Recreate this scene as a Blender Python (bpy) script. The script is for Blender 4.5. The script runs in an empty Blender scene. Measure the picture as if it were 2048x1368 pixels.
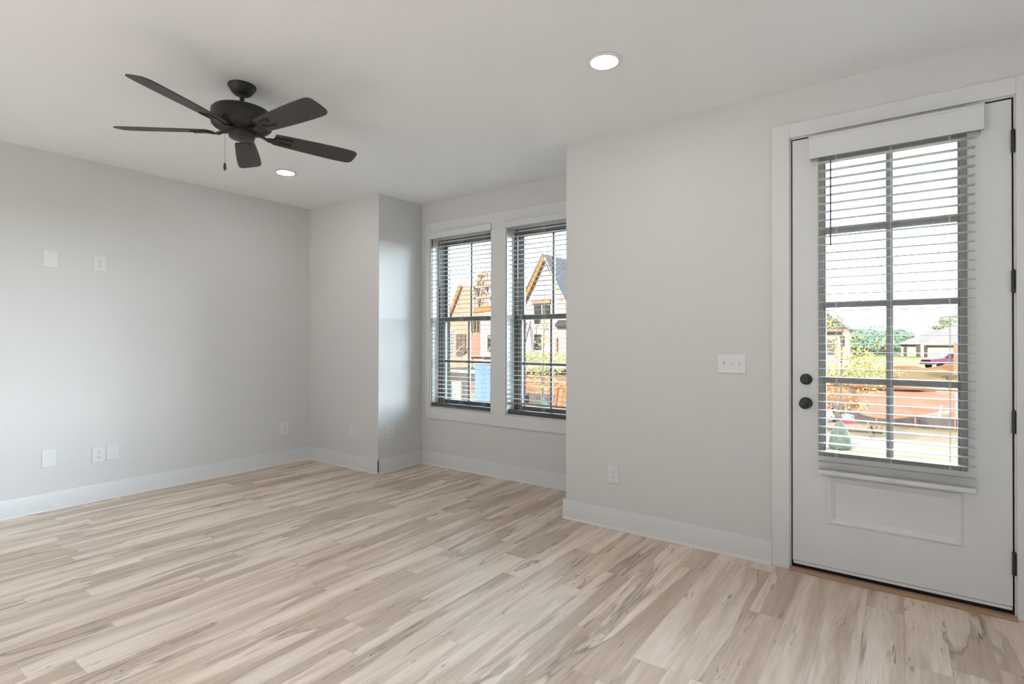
import bpy, bmesh, math, random
from mathutils import Vector, Matrix
random.seed(7)
SC = bpy.context.scene
COL = SC.collection
R = math.radians

# ------------------------------------------------------------------ camera
FPX, YAW, PITCH, ROLL, CAMH, CY = 1072.538, 0.6266, 0.0051, 0.0017, 1.3047, -8.8174
f0 = Vector((-math.sin(YAW), math.cos(YAW), 0)); r0 = Vector((math.cos(YAW), math.sin(YAW), 0)); u0 = Vector((0, 0, 1))
f1 = f0 * math.cos(PITCH) + u0 * math.sin(PITCH); u1 = u0 * math.cos(PITCH) - f0 * math.sin(PITCH)
r2 = r0 * math.cos(ROLL) + u1 * math.sin(ROLL); u2 = u1 * math.cos(ROLL) - r0 * math.sin(ROLL)
cam_d = bpy.data.cameras.new('camera'); cam = bpy.data.objects.new('camera', cam_d); COL.objects.link(cam)
cam.matrix_world = Matrix(((r2.x, u2.x, -f1.x, 0), (r2.y, u2.y, -f1.y, 0), (r2.z, u2.z, -f1.z, CAMH), (0, 0, 0, 1)))
cam_d.sensor_width = 36; cam_d.lens = FPX / 2048 * 36; cam_d.shift_y = CY / 2048; cam_d.clip_end = 600; cam_d.clip_start = 0.05
SC.camera = cam

def ray(u, v): return f1 + r2 * ((u - 1024) / FPX) - u2 * ((v - 684 - CY) / FPX)
def on_y(u, v, y):
    d = ray(u, v); return Vector((0, 0, CAMH)) + d * (y / d.y)
def at(u, v, D): return Vector((0, 0, CAMH)) + ray(u, v) * D

# ------------------------------------------------------------------ sky, sun, exposure
SC.view_settings.view_transform = 'Standard'; SC.view_settings.look = 'None'
SC.view_settings.gamma = 1; SC.view_settings.use_curve_mapping = False
SC.view_settings.exposure = 0.8
SKY_FRONT, SKY_BACK, SKY_FILL = 6.0, 0.7, 22.0
w = bpy.data.worlds.new('sky'); SC.world = w; w.use_nodes = True
nt = w.node_tree; nt.nodes.clear()
tc = nt.nodes.new('ShaderNodeTexCoord'); sx = nt.nodes.new('ShaderNodeSeparateXYZ'); cr = nt.nodes.new('ShaderNodeValToRGB')
bg = nt.nodes.new('ShaderNodeBackground'); wo = nt.nodes.new('ShaderNodeOutputWorld')
nt.links.new(tc.outputs['Generated'], sx.inputs[0]); nt.links.new(sx.outputs[2], cr.inputs[0])
cr.color_ramp.elements[0].position = 0.0; cr.color_ramp.elements[0].color = (0.87, 0.945, 1.0, 1)     # bright hazy horizon
cr.color_ramp.elements[1].position = 0.75; cr.color_ramp.elements[1].color = (0.10, 0.14, 0.20, 1)   # deeper zenith
e_ = cr.color_ramp.elements.new(0.35); e_.color = (0.60, 0.77, 0.95, 1)
# hazy sky: brighter beyond the front windows (+Y), plus an unseen lobe added at right front to brighten the alcove
def sky_lobe(d, lo, hi, a0, a1):
    vd = nt.nodes.new('ShaderNodeVectorMath'); vd.operation = 'DOT_PRODUCT'; vd.inputs[1].default_value = Vector(d).normalized()
    mr = nt.nodes.new('ShaderNodeMapRange'); mr.interpolation_type = 'SMOOTHSTEP'
    for i_, v_ in ((1, lo), (2, hi), (3, a0), (4, a1)): mr.inputs[i_].default_value = v_
    nt.links.new(tc.outputs['Generated'], vd.inputs[0]); nt.links.new(vd.outputs['Value'], mr.inputs[0]); return mr.outputs[0]
ad = nt.nodes.new('ShaderNodeMath'); ad.operation = 'ADD'
nt.links.new(sky_lobe((-.22, .93, .30), .15, .92, SKY_BACK, SKY_FRONT), ad.inputs[0])
nt.links.new(sky_lobe((.72, .66, .28), .60, .97, 0, SKY_FILL), ad.inputs[1])
nt.links.new(ad.outputs[0], bg.inputs[1])
nt.links.new(cr.outputs[0], bg.inputs[0]); nt.links.new(bg.outputs[0], wo.inputs[0])
sd = bpy.data.lights.new('sun', 'SUN'); sd.energy = 8.6; sd.angle = R(0.6); sd.color = (1, 0.94, 0.88)
sun = bpy.data.objects.new('sun', sd); COL.objects.link(sun)
sun.rotation_euler = Vector((0.22, 0.80, -0.54)).to_track_quat('-Z', 'Y').to_euler()
CAN_WATT = 45.0

# ------------------------------------------------------------------ helpers
class MB:
    def __init__(s): s.v = []; s.f = []
    def add(s, vs, fs):
        n = len(s.v); s.v += [Vector(a) for a in vs]; s.f += [tuple(i + n for i in q) for q in fs]; return s
    def box(s, x0, x1, y0, y1, z0, z1):
        return s.add([(x0,y0,z0),(x1,y0,z0),(x1,y1,z0),(x0,y1,z0),(x0,y0,z1),(x1,y0,z1),(x1,y1,z1),(x0,y1,z1)],
                     [(3,2,1,0),(4,5,6,7),(0,1,5,4),(1,2,6,5),(2,3,7,6),(3,0,4,7)])
    def bar(s, p, q, a, b, up=(0,0,1)):
        p, q = Vector(p), Vector(q); d = (q - p).normalized(); up = Vector(up)
        if abs(d.dot(up)) > .98: up = Vector((0,1,0))
        x = d.cross(up).normalized(); y = x.cross(d)
        c = [x*sx_*a/2 + y*sy_*b/2 for sx_, sy_ in ((-1,-1),(1,-1),(1,1),(-1,1))]
        return s.add([p+k for k in c] + [q+k for k in c], [(3,2,1,0),(4,5,6,7),(0,1,5,4),(1,2,6,5),(2,3,7,6),(3,0,4,7)])
    def cyl(s, p, q, ra, rb=None, n=20, caps=True):
        rb = ra if rb is None else rb
        p, q = Vector(p), Vector(q); d = (q - p).normalized(); up = Vector((0,0,1)) if abs(d.z) < .95 else Vector((1,0,0))
        x = d.cross(up).normalized(); y = d.cross(x)
        vs = []
        for c, r in ((p, ra), (q, rb)):
            for i in range(n):
                t = 2*math.pi*i/n; vs.append(c + x*math.cos(t)*r + y*math.sin(t)*r)
        fs = [(i, i+n, (i+1) % n + n, (i+1) % n) for i in range(n)]
        if caps: fs += [tuple(range(n)), tuple(reversed(range(n, 2*n)))]
        return s.add(vs, fs)
    def tube(s, pts, rad, n=8):
        pts = [Vector(p) for p in pts]
        rad = rad if isinstance(rad, (list, tuple)) else [rad]*len(pts)
        vs = []; fs = []
        for i, p in enumerate(pts):
            d = (pts[min(i+1, len(pts)-1)] - pts[max(i-1, 0)]).normalized()
            up = Vector((0,0,1)) if abs(d.z) < .9 else Vector((1,0,0))
            x = d.cross(up).normalized(); y = d.cross(x)
            for k in range(n):
                t = 2*math.pi*k/n; vs.append(p + (x*math.cos(t) + y*math.sin(t))*rad[i])
        for i in range(len(pts)-1):
            for k in range(n): fs.append((i*n+k, (i+1)*n+k, (i+1)*n+(k+1) % n, i*n+(k+1) % n))
        fs += [tuple(range(n)), tuple(reversed(range((len(pts)-1)*n, len(pts)*n)))]
        return s.add(vs, fs)
    def lathe(s, prof, c, n=40, axis=(0,0,1)):
        c = Vector(c); a = Vector(axis).normalized(); up = Vector((1,0,0)) if abs(a.x) < .9 else Vector((0,0,1))
        x = (up - a*up.dot(a)).normalized(); y = a.cross(x); m = len(prof); vs = []
        for r_, h_ in prof:
            for k in range(n):
                t = 2*math.pi*k/n; vs.append(c + a*h_ + (x*math.cos(t) + y*math.sin(t))*max(r_, 1e-5))
        fs = [(i*n+k, i*n+(k+1) % n, (i+1)*n+(k+1) % n, (i+1)*n+k) for i in range(m-1) for k in range(n)]
        fs += [tuple(reversed(range(n))), tuple(range((m-1)*n, m*n))]
        return s.add(vs, fs)
    def prism(s, poly, off):
        n = len(poly); off = Vector(off); P = [Vector(p) for p in poly]
        fs = [tuple(range(n)), tuple(reversed(range(n, 2*n)))] + [(i, i+n, (i+1) % n + n, (i+1) % n) for i in range(n)]
        return s.add(P + [p + off for p in P], fs)
    def quad(s, a, b, c, d): return s.add([a,b,c,d], [(0,1,2,3)])
    def blob(s, c, rx, ry, rz, seed=0, amp=.15, n=2, flat=None):
        bm = bmesh.new(); bmesh.ops.create_icosphere(bm, subdivisions=n, radius=1)
        rnd = random.Random(seed); ph = [rnd.uniform(0, 6.3) for _ in range(6)]
        vs = []
        for v in bm.verts:
            p = v.co; k = 1 + amp*(math.sin(3*p.x+ph[0])*math.sin(3.3*p.y+ph[1]) + .6*math.sin(6*p.z+ph[2]+2*p.x) + .5*math.sin(8*p.y+ph[3])*math.sin(7*p.x+ph[4]))
            z = p.z*rz*k
            if flat is not None: z = max(z, flat)
            vs.append(Vector(c) + Vector((p.x*rx*k, p.y*ry*k, z)))
        fs = [tuple(v.index for v in f.verts) for f in bm.faces]; bm.free()
        return s.add(vs, fs)
    def leaves(s, c, rx, ry, rz, n, size, seed=0, shell=.35):
        rnd = random.Random(seed); c = Vector(c)
        for _ in range(n):
            while True:
                d = Vector((rnd.uniform(-1,1), rnd.uniform(-1,1), rnd.uniform(-1,1)))
                if shell < d.length < 1: break
            p = c + Vector((d.x*rx, d.y*ry, d.z*rz)); k = size*rnd.uniform(.6, 1.3)
            a = Vector((rnd.uniform(-1,1), rnd.uniform(-1,1), rnd.uniform(-1,1))).normalized()
            b = a.cross(Vector((rnd.uniform(-1,1), rnd.uniform(-1,1), rnd.uniform(-1,1)))).normalized()
            s.add([p - a*k, p + b*k*.45, p + a*k, p - b*k*.45], [(0,1,2,3)])
        return s
    def build(s, name, mat, parent=None, bevel=0, smooth=38, org=None, recalc=True):
        o_ = Vector(ORG.get(parent.name, (0,0,0))) if parent else Vector(org or (0,0,0))
        me = bpy.data.meshes.new(name); me.from_pydata([tuple(v - o_) for v in s.v], [], s.f)
        bm = bmesh.new(); bm.from_mesh(me)
        if recalc: bmesh.ops.recalc_face_normals(bm, faces=bm.faces)
        for f in bm.faces: f.smooth = smooth > 0
        for e in bm.edges:
            e.smooth = not (len(e.link_faces) == 2 and e.calc_face_angle(0) > R(smooth)) if smooth > 0 else False
        bm.to_mesh(me); bm.free()
        me.materials.append(mat)
        o = bpy.data.objects.new(name, me); COL.objects.link(o)
        if parent: o.parent = parent; ORG[o.name] = tuple(o_)
        else: o.location = o_; ORG[o.name] = tuple(o_)
        if bevel:
            m = o.modifiers.new('bevel', 'BEVEL'); m.width = bevel; m.segments = 2; m.limit_method = 'ANGLE'; m.angle_limit = R(40); m.harden_normals = False
        return o
ORG = {}
def tag(o, label, cat, group=None, kind=None):
    o['label'] = label; o['category'] = cat
    if group: o['group'] = group
    if kind: o['kind'] = kind
    return o
def thing(name, loc, label, cat, group=None):
    o = bpy.data.objects.new(name, None); COL.objects.link(o); o.location = loc; o.empty_display_size = .1
    ORG[o.name] = tuple(loc)
    return tag(o, label, cat, group)
def struct(o, label=None, cat=None):
    o['kind'] = 'structure'
    if label: o['label'] = label
    if cat: o['category'] = cat
    return o
def box(x0, x1, y0, y1, z0, z1): return MB().box(x0, x1, y0, y1, z0, z1)

# ------------------------------------------------------------------ materials
def mat(name, col, rough=.5, metal=0, spec=.5, noise=0, nscale=8, bump=0, bscale=60, emit=0, col2=None, stretch=None):
    m = bpy.data.materials.new(name); m.use_nodes = True; t = m.node_tree; b = t.nodes['Principled BSDF']
    b.inputs['Base Color'].default_value = (*col, 1); b.inputs['Roughness'].default_value = rough
    b.inputs['Metallic'].default_value = metal; b.inputs['Specular IOR Level'].default_value = spec
    if noise or bump or col2:
        c = t.nodes.new('ShaderNodeTexCoord'); mp = t.nodes.new('ShaderNodeMapping')
        t.links.new(c.outputs['Object'], mp.inputs[0])
        if stretch: mp.inputs['Scale'].default_value = stretch
    if noise or col2:
        n = t.nodes.new('ShaderNodeTexNoise'); n.inputs['Scale'].default_value = nscale; n.inputs['Detail'].default_value = 5
        t.links.new(mp.outputs[0], n.inputs['Vector'])
        mx = t.nodes.new('ShaderNodeMix'); mx.data_type = 'RGBA'
        mx.inputs[6].default_value = (*[k*(1-noise) for k in col], 1) if not col2 else (*col, 1)
        mx.inputs[7].default_value = (*[min(1, k*(1+noise)) for k in col], 1) if not col2 else (*col2, 1)
        rp = t.nodes.new('ShaderNodeMapRange'); rp.inputs[1].default_value = .35; rp.inputs[2].default_value = .65
        t.links.new(n.outputs[0], rp.inputs[0]); t.links.new(rp.outputs[0], mx.inputs[0]); t.links.new(mx.outputs[2], b.inputs['Base Color'])
    if bump:
        n2 = t.nodes.new('ShaderNodeTexNoise'); n2.inputs['Scale'].default_value = bscale; n2.inputs['Detail'].default_value = 4
        t.links.new(mp.outputs[0], n2.inputs['Vector'])
        bp = t.nodes.new('ShaderNodeBump'); bp.inputs['Strength'].default_value = bump; bp.inputs['Distance'].default_value = .01
        t.links.new(n2.outputs[0], bp.inputs['Height']); t.links.new(bp.outputs[0], b.inputs['Normal'])
    if emit:
        b.inputs['Emission Color'].default_value = (*col, 1); b.inputs['Emission Strength'].default_value = emit
    return m

def floor_material():
    m = bpy.data.materials.new('vinyl_plank_floor'); m.use_nodes = True; t = m.node_tree; L = t.links; b = t.nodes['Principled BSDF']
    def N(k, **kw):
        n = t.nodes.new(k)
        for a, v in kw.items(): setattr(n, a, v)
        return n
    def M(op, a, b_=None, c=None):
        n = N('ShaderNodeMath', operation=op)
        for i, x in enumerate((a, b_, c)):
            if x is None: continue
            if isinstance(x, (int, float)): n.inputs[i].default_value = x
            else: L.new(x, n.inputs[i])
        return n.outputs[0]
    def ramp(src, stops):
        n = N('ShaderNodeValToRGB'); e = n.color_ramp.elements
        while len(e) < len(stops): e.new(.5)
        for k, (p, c) in zip(e, stops): k.position = p; k.color = (*c, 1) if len(c) == 3 else c
        L.new(src, n.inputs[0]); return n.outputs[0]
    def mixc(fac, a, b_, mode='MIX'):
        n = N('ShaderNodeMix', data_type='RGBA', blend_type=mode)
        for i, x in ((0, fac), (6, a), (7, b_)):
            if isinstance(x, (int, float)): n.inputs[i].default_value = x
            elif isinstance(x, tuple): n.inputs[i].default_value = (*x, 1)
            else: L.new(x, n.inputs[i])
        return n.outputs[2]
    def noise(vec, scale, detail=4, rough=.55, dist=0):
        n = N('ShaderNodeTexNoise'); n.inputs['Scale'].default_value = scale; n.inputs['Detail'].default_value = detail
        n.inputs['Roughness'].default_value = rough; n.inputs['Distortion'].default_value = dist; L.new(vec, n.inputs['Vector']); return n.outputs[0]
    def comb(x, y, z):
        n = N('ShaderNodeCombineXYZ')
        for i, k in enumerate((x, y, z)):
            if isinstance(k, (int, float)): n.inputs[i].default_value = k
            else: L.new(k, n.inputs[i])
        return n.outputs[0]
    tc = N('ShaderNodeTexCoord'); sp = N('ShaderNodeSeparateXYZ'); L.new(tc.outputs['Object'], sp.inputs[0])
    x, y = sp.outputs[0], sp.outputs[1]
    W_, LEN = 0.152, 1.22
    xs = M('DIVIDE', M('ADD', x, 20.052), W_); row = M('FLOOR', xs); fx = M('FRACT', xs)
    wn = N('ShaderNodeTexWhiteNoise', noise_dimensions='1D'); L.new(row, wn.inputs['W'])
    ys = M('ADD', M('DIVIDE', M('ADD', y, 20), LEN), M('MULTIPLY', wn.outputs['Value'], 7.3)); colm = M('FLOOR', ys); fy = M('FRACT', ys)
    wn2 = N('ShaderNodeTexWhiteNoise', noise_dimensions='2D'); L.new(comb(row, colm, 0), wn2.inputs['Vector'])
    rid = wn2.outputs['Value']; rs = N('ShaderNodeSeparateColor'); L.new(wn2.outputs['Color'], rs.inputs[0])
    ox = M('ADD', x, M('MULTIPLY', rs.outputs[0], 31.0)); oy = M('ADD', y, M('MULTIPLY', rs.outputs[1], 57.0)); oz = M('MULTIPLY', rs.outputs[2], 13.0)
    v1 = comb(ox, M('MULTIPLY', oy, .075), oz)      # long streaks
    v2 = comb(ox, M('MULTIPLY', oy, .115), oz)      # heartwood figure
    v3 = comb(ox, M('MULTIPLY', oy, .06), oz)      # fine fibre
    v4 = comb(ox, M('MULTIPLY', oy, .35), oz)
    cream = (.84, .70, .575); tan = (.54, .405, .30); brown = (.30, .21, .148); dark = (.09, .055, .035)
    c = ramp(noise(v1, 11, 5, .6, .3), [(.30, tan), (.45, (.69, .555, .44)), (.57, cream), (.8, (.89, .775, .665))])
    hn = noise(v2, 5.0, 4, .55, .5)
    heart = ramp(hn, [(.545, (0,0,0)), (.560, (.75,.75,.75)), (.74, (1,1,1))])
    c = mixc(M('MULTIPLY', heart, .66), c, mixc(noise(v3, 40, 3), brown, tan))
    edge = ramp(hn, [(.535, (0,0,0)), (.551, (1,1,1)), (.566, (0,0,0))])
    msk = ramp(noise(v4, 6, 2), [(.42, (0,0,0)), (.56, (1,1,1))])
    c = mixc(M('MULTIPLY', M('MULTIPLY', edge, msk), .6), c, dark)
    fib = ramp(noise(v3, 75, 3, .6), [(.3, (.90,.89,.87)), (.6, (1.02,1.02,1.02))])
    c = mixc(1.0, c, fib, 'MULTIPLY')
    crk = noise(v1, 26, 3, .6, .8)
    crack = ramp(crk, [(.482, (0,0,0)), (.5, (1,1,1)), (.518, (0,0,0))])
    cm = ramp(noise(v4, 10, 3, .6), [(.56, (0,0,0)), (.64, (1,1,1))])
    c = mixc(M('MULTIPLY', M('MULTIPLY', crack, cm), .85), c, dark)
    vo = N('ShaderNodeTexVoronoi'); vo.inputs['Scale'].default_value = 4.2; L.new(comb(ox, M('MULTIPLY', oy, .42), oz), vo.inputs['Vector'])
    knot = ramp(vo.outputs['Distance'], [(.02, (1,1,1)), (.10, (.25,.25,.25)), (.17, (0,0,0))])
    km = ramp(rid, [(.45, (0,0,0)), (.5, (1,1,1))])
    c = mixc(M('MULTIPLY', M('MULTIPLY', knot, km), .7), c, brown)
    tone = ramp(rs.outputs[1], [(0, (.92,.89,.86)), (.5, (1,1,1)), (1, (1.05,1.04,1.03))])
    c = mixc(1.0, c, tone, 'MULTIPLY')
    seam = M('MAXIMUM', M('LESS_THAN', fx, .012), M('LESS_THAN', fy, .0018))
    c = mixc(M('MULTIPLY', seam, .35), c, (.17, .125, .09))
    L.new(c, b.inputs['Base Color'])
    L.new(M('ADD', .30, M('MULTIPLY', noise(v3, 60, 2), .14)), b.inputs['Roughness']); b.inputs['Specular IOR Level'].default_value = .75
    bp = N('ShaderNodeBump'); bp.inputs['Strength'].default_value = .12; bp.inputs['Distance'].default_value = .003
    L.new(M('SUBTRACT', noise(v3, 70, 2), M('MULTIPLY', seam, 1.5)), bp.inputs['Height']); L.new(bp.outputs[0], b.inputs['Normal'])
    return m

def glass_material(name='window_glass', tint=(.95, .975, .97)):
    m = bpy.data.materials.new(name); m.use_nodes = True; t = m.node_tree; t.nodes.clear()
    tr = t.nodes.new('ShaderNodeBsdfTransparent'); gl = t.nodes.new('ShaderNodeBsdfGlossy'); fr = t.nodes.new('ShaderNodeFresnel')
    tr.inputs[0].default_value = (*tint, 1); gl.inputs['Roughness'].default_value = .02; fr.inputs[0].default_value = 1.35
    mx = t.nodes.new('ShaderNodeMixShader'); o = t.nodes.new('ShaderNodeOutputMaterial')
    t.links.new(fr.outputs[0], mx.inputs[0]); t.links.new(tr.outputs[0], mx.inputs[1]); t.links.new(gl.outputs[0], mx.inputs[2]); t.links.new(mx.outputs[0], o.inputs[0])
    return m

WALL = mat('wall_paint', (.715, .71, .70), .62, spec=.3, bump=.05, bscale=220)
CEIL = mat('ceiling_paint', (.93, .93, .93), .8, spec=.2, bump=.05, bscale=180)
TRIM = mat('trim_paint', (.755, .755, .75), .35, spec=.45)
DOORP = mat('door_paint', (.76, .765, .765), .38, spec=.45)
FLOOR = floor_material()
GLASS = glass_material()
GLASSB = glass_material('fill_window_glass', (.95, .95, .95))
BRONZE = mat('bronze_window_frame', (.125, .12, .11), .45, noise=.12, nscale=30)
TAUPE = mat('lite_frame_taupe', (.31, .31, .295), .45, noise=.05, nscale=30)
SLAT = mat('blind_slat_white', (.62, .605, .575), .5, spec=.35)
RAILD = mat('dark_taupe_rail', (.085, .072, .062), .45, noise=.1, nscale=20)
VALN = mat('blind_valance_white', (.74, .745, .75), .42, spec=.45)
CORD = mat('blind_cord', (.78, .77, .74), .8)
WAND = mat('wand_smoke_plastic', (.13, .11, .14), .25, spec=.6)
CLEAR = mat('bracket_plastic', (.75, .76, .76), .3)
PLATE = mat('cover_plate_plastic', (.77, .775, .78), .3, spec=.5)
SLOT = mat('slot_dark', (.03, .03, .03), .6)
SCREW = mat('screw_white', (.66, .66, .66), .4)
BLACK = mat('hardware_black', (.022, .023, .026), .36, spec=.5, noise=.2, nscale=50)
FANM = mat('fan_housing_black', (.021, .021, .021), .45, spec=.45, noise=.06, nscale=40)
BLADE = mat('fan_blade_dark', (.046, .045, .043), .5, noise=.05, nscale=20, stretch=(1, 1, 1))
CHAIN = mat('chain_metal', (.25, .23, .21), .35, metal=.8)
FOB = mat('fob_dark_wood', (.05, .035, .03), .4, noise=.2, nscale=60)
SHADE_LINER = mat('dull_shade_liner', (.03, .026, .022), 1.0, spec=0.0)
THRESH = mat('threshold_oak', (.42, .25, .155), .45, noise=.18, nscale=14, stretch=(1, 12, 12))
RUBBER = mat('rubber_black', (.014, .013, .012), .7)
LENS = mat('lamp_lens', (1.0, .97, .93), .4, emit=CAN_WATT)
BOUNCE_FLOOR = mat('pale_bounce_floor', (.74, .74, .74), .4, noise=.03, nscale=3)
CANTRIM = mat('can_trim_white', (.85, .85, .85), .35)

# ------------------------------------------------------------------ room shell
H = 2.743
XL, YB, XA, YW, XD, YD = -5.2716, 3.4748, -4.1278, 4.0643, -2.0007, 3.4373
XR, YR = 1.75, -3.9
T = .16
struct(MB().box(XL-.1, XR+.1, YR-.1, YW+.2, -.06, 0).build('floor', FLOOR), 'pale wood-look plank floor across the empty room', 'floor')
struct(MB().box(XL-T, XR+T, YR-T, YW+.45, H, H+.3).build('ceiling', CEIL), 'smooth white ceiling with recessed lights', 'ceiling')
struct(MB().box(XL-T, XL, YR-T, YB+.3, -2.1, H).build('wall_left', WALL), 'long blank white wall at left with outlets', 'wall')
struct(MB().box(XL, XA-.008, YB, YB+.14, -2.1, H).box(XA-.0081, XA, YB+.008, YB+.03, -2.1, H)
       .cyl((XA-.008, YB+.008, -.05), (XA-.008, YB+.008, H), .008, n=20)
       .build('wall_back_left', WALL), 'short white wall left of the window alcove', 'wall')
struct(MB().box(XA-T, XA, YB+.03, YW+.24, -2.1, H).build('wall_alcove_left', WALL), 'bright return wall on the left of the window alcove', 'wall')
W1 = (-3.99, -3.18); W2 = (-3.0, -2.19); WZ = (.605, 2.37); YO = YW + .236
wm = MB()
for x0, x1 in ((XA-.01, W1[0]), (W1[1], W2[0]), (W2[1], XD+.01)): wm.box(x0, x1, YW, YO, -2.1, H)
for x0, x1 in (W1, W2): wm.box(x0, x1, YW, YO, -2.1, WZ[0]); wm.box(x0, x1, YW, YO, WZ[1], H)
struct(wm.build('wall_alcove_back', WALL), 'white alcove wall holding the two windows', 'wall')
DX = (-.5235, .4505); DZ = 2.478; DY1 = YD + .19
dm = MB()
rb = .012
dm.box(XD+rb, DX[0], YD, DY1, -2.1, H).box(XD, XD+rb+.01, YD+rb, DY1, -2.1, H).cyl((XD+rb, YD+rb, -.05), (XD+rb, YD+rb, H), rb, n=24)
dm.box(DX[1], XR, YD, DY1, -2.1, H).box(DX[0], DX[1], YD, DY1, DZ, H).box(DX[0], DX[1], YD, DY1, -2.1, -.0601)
struct(dm.build('wall_door', WALL), 'white wall between the alcove and the front door', 'wall')
struct(MB().box(XD, XD+.2, DY1-.02, YO, -2.1, H).build('wall_alcove_right', WALL))
SY0, SY1, SZ_0, SZ_1 = 1.2, 3.15, .75, 2.35  # unseen side opening, added to brighten the left wall
struct(MB().box(XR, XR+T, YR-T, SY0, -2.1, H).box(XR, XR+T, SY1, YD+.19, -2.1, H).box(XR, XR+T, SY0, SY1, -2.1, SZ_0).box(XR, XR+T, SY0, SY1, SZ_1, H).build('wall_right', WALL), 'right wall outside the frame, opened for added fill light', 'wall')
rw = struct(bpy.data.objects.new('window_4', None), 'unseen side window added to the right wall for fill light', 'window'); COL.objects.link(rw); rw.location = (XR, (SY0+SY1)/2, SZ_0); ORG[rw.name] = tuple(rw.location)
rf_ = MB()
for y in (SY0, (SY0+SY1)/2-.025, SY1-.05): rf_.box(XR+.05, XR+.11, y, y+.05, SZ_0, SZ_1)
for k in (0, 1):
    ya_, yb_ = ((SY0+.05, (SY0+SY1)/2-.025), ((SY0+SY1)/2+.025, SY1-.05))[k]
    rf_.box(XR+.05, XR+.11, ya_, yb_, SZ_0, SZ_0+.05).box(XR+.05, XR+.11, ya_, yb_, SZ_1-.05, SZ_1)
rf_.build('window_frame', TRIM, rw)
MB().box(XR+.078, XR+.082, SY0+.04, SY1-.04, SZ_0+.04, SZ_1-.04).build('glass_pane', GLASSB, rw)
RX0, RX1, RZ1 = -4.2, -.7, 2.25  # unseen rear opening, added so sun and sky fill the room
struct(MB().box(XL-T, RX0, YR-T, YR, -2.1, H).box(RX1, XR+T, YR-T, YR, -2.1, H).box(RX0, RX1, YR-T, YR, RZ1, H).box(RX0, RX1, YR-T, YR, -2.1, -.0601).build('wall_rear', WALL), 'rear wall behind the camera, opened for added fill light', 'wall')
rw = struct(bpy.data.objects.new('window_3', None), 'unseen window added to the rear wall for fill light', 'window'); COL.objects.link(rw); rw.location = ((RX0+RX1)/2, YR, 0); ORG[rw.name] = tuple(rw.location)
rf_ = MB()
for x in (RX0, RX0+1.38, RX0+2.77, RX1-.05): rf_.box(x, x+.05, YR-.10, YR-.04, 0, RZ1)
rf_.box(RX0+.05, RX1-.05, YR-.10, YR-.04, 0, .07).box(RX0+.05, RX1-.05, YR-.10, YR-.04, RZ1-.05, RZ1); rf_.build('window_frame', TRIM, rw)
MB().box(RX0+.05, RX1-.05, YR-.072, YR-.068, .07, RZ1-.05).build('glass_pane', GLASSB, rw)
struct(MB().box(XL, XR, YR, -1.1, 0, .006).build('bounce_floor', BOUNCE_FLOOR), 'unseen pale floor layer added behind the camera to bounce light', 'floor')  # pale layer added out of view to bounce neutral light at the ceiling

# baseboards with quarter-round shoe
def base_run(name, p, q, n):
    p, q, n = Vector(p), Vector(q), Vector(n)
    prof = [(0, .0), (.024, .0), (.0235, .006), (.021, .011), (.017, .0145), (.0135, .0155), (.0135, .130), (.0115, .137), (0, .137)]
    a = [p + n*d + Vector((0,0,z)) for d, z in prof]
    return struct(MB().prism(a, q - p).build(name, TRIM, smooth=30), None)
base_run('baseboard_left', (XL, YR, 0), (XL, YB, 0), (1,0,0))
base_run('baseboard_back_left', (XL, YB, 0), (XA+.0135, YB, 0), (0,-1,0))
base_run('baseboard_alcove_left', (XA, YB-.0135, 0), (XA, YW, 0), (1,0,0))
base_run('baseboard_alcove_back', (XA, YW, 0), (XD, YW, 0), (0,-1,0))
base_run('baseboard_alcove_right', (XD, YD, 0), (XD, YW, 0), (-1,0,0))
base_run('baseboard_door_wall', (XD-.0137, YD, 0), (-.607, YD, 0), (0,-1,0))
base_run('baseboard_right', (XR, YR, 0), (XR, YD, 0), (-1,0,0))
base_run('baseboard_rear', (XL, YR, 0), (RX0, YR, 0), (0,1,0))

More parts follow.
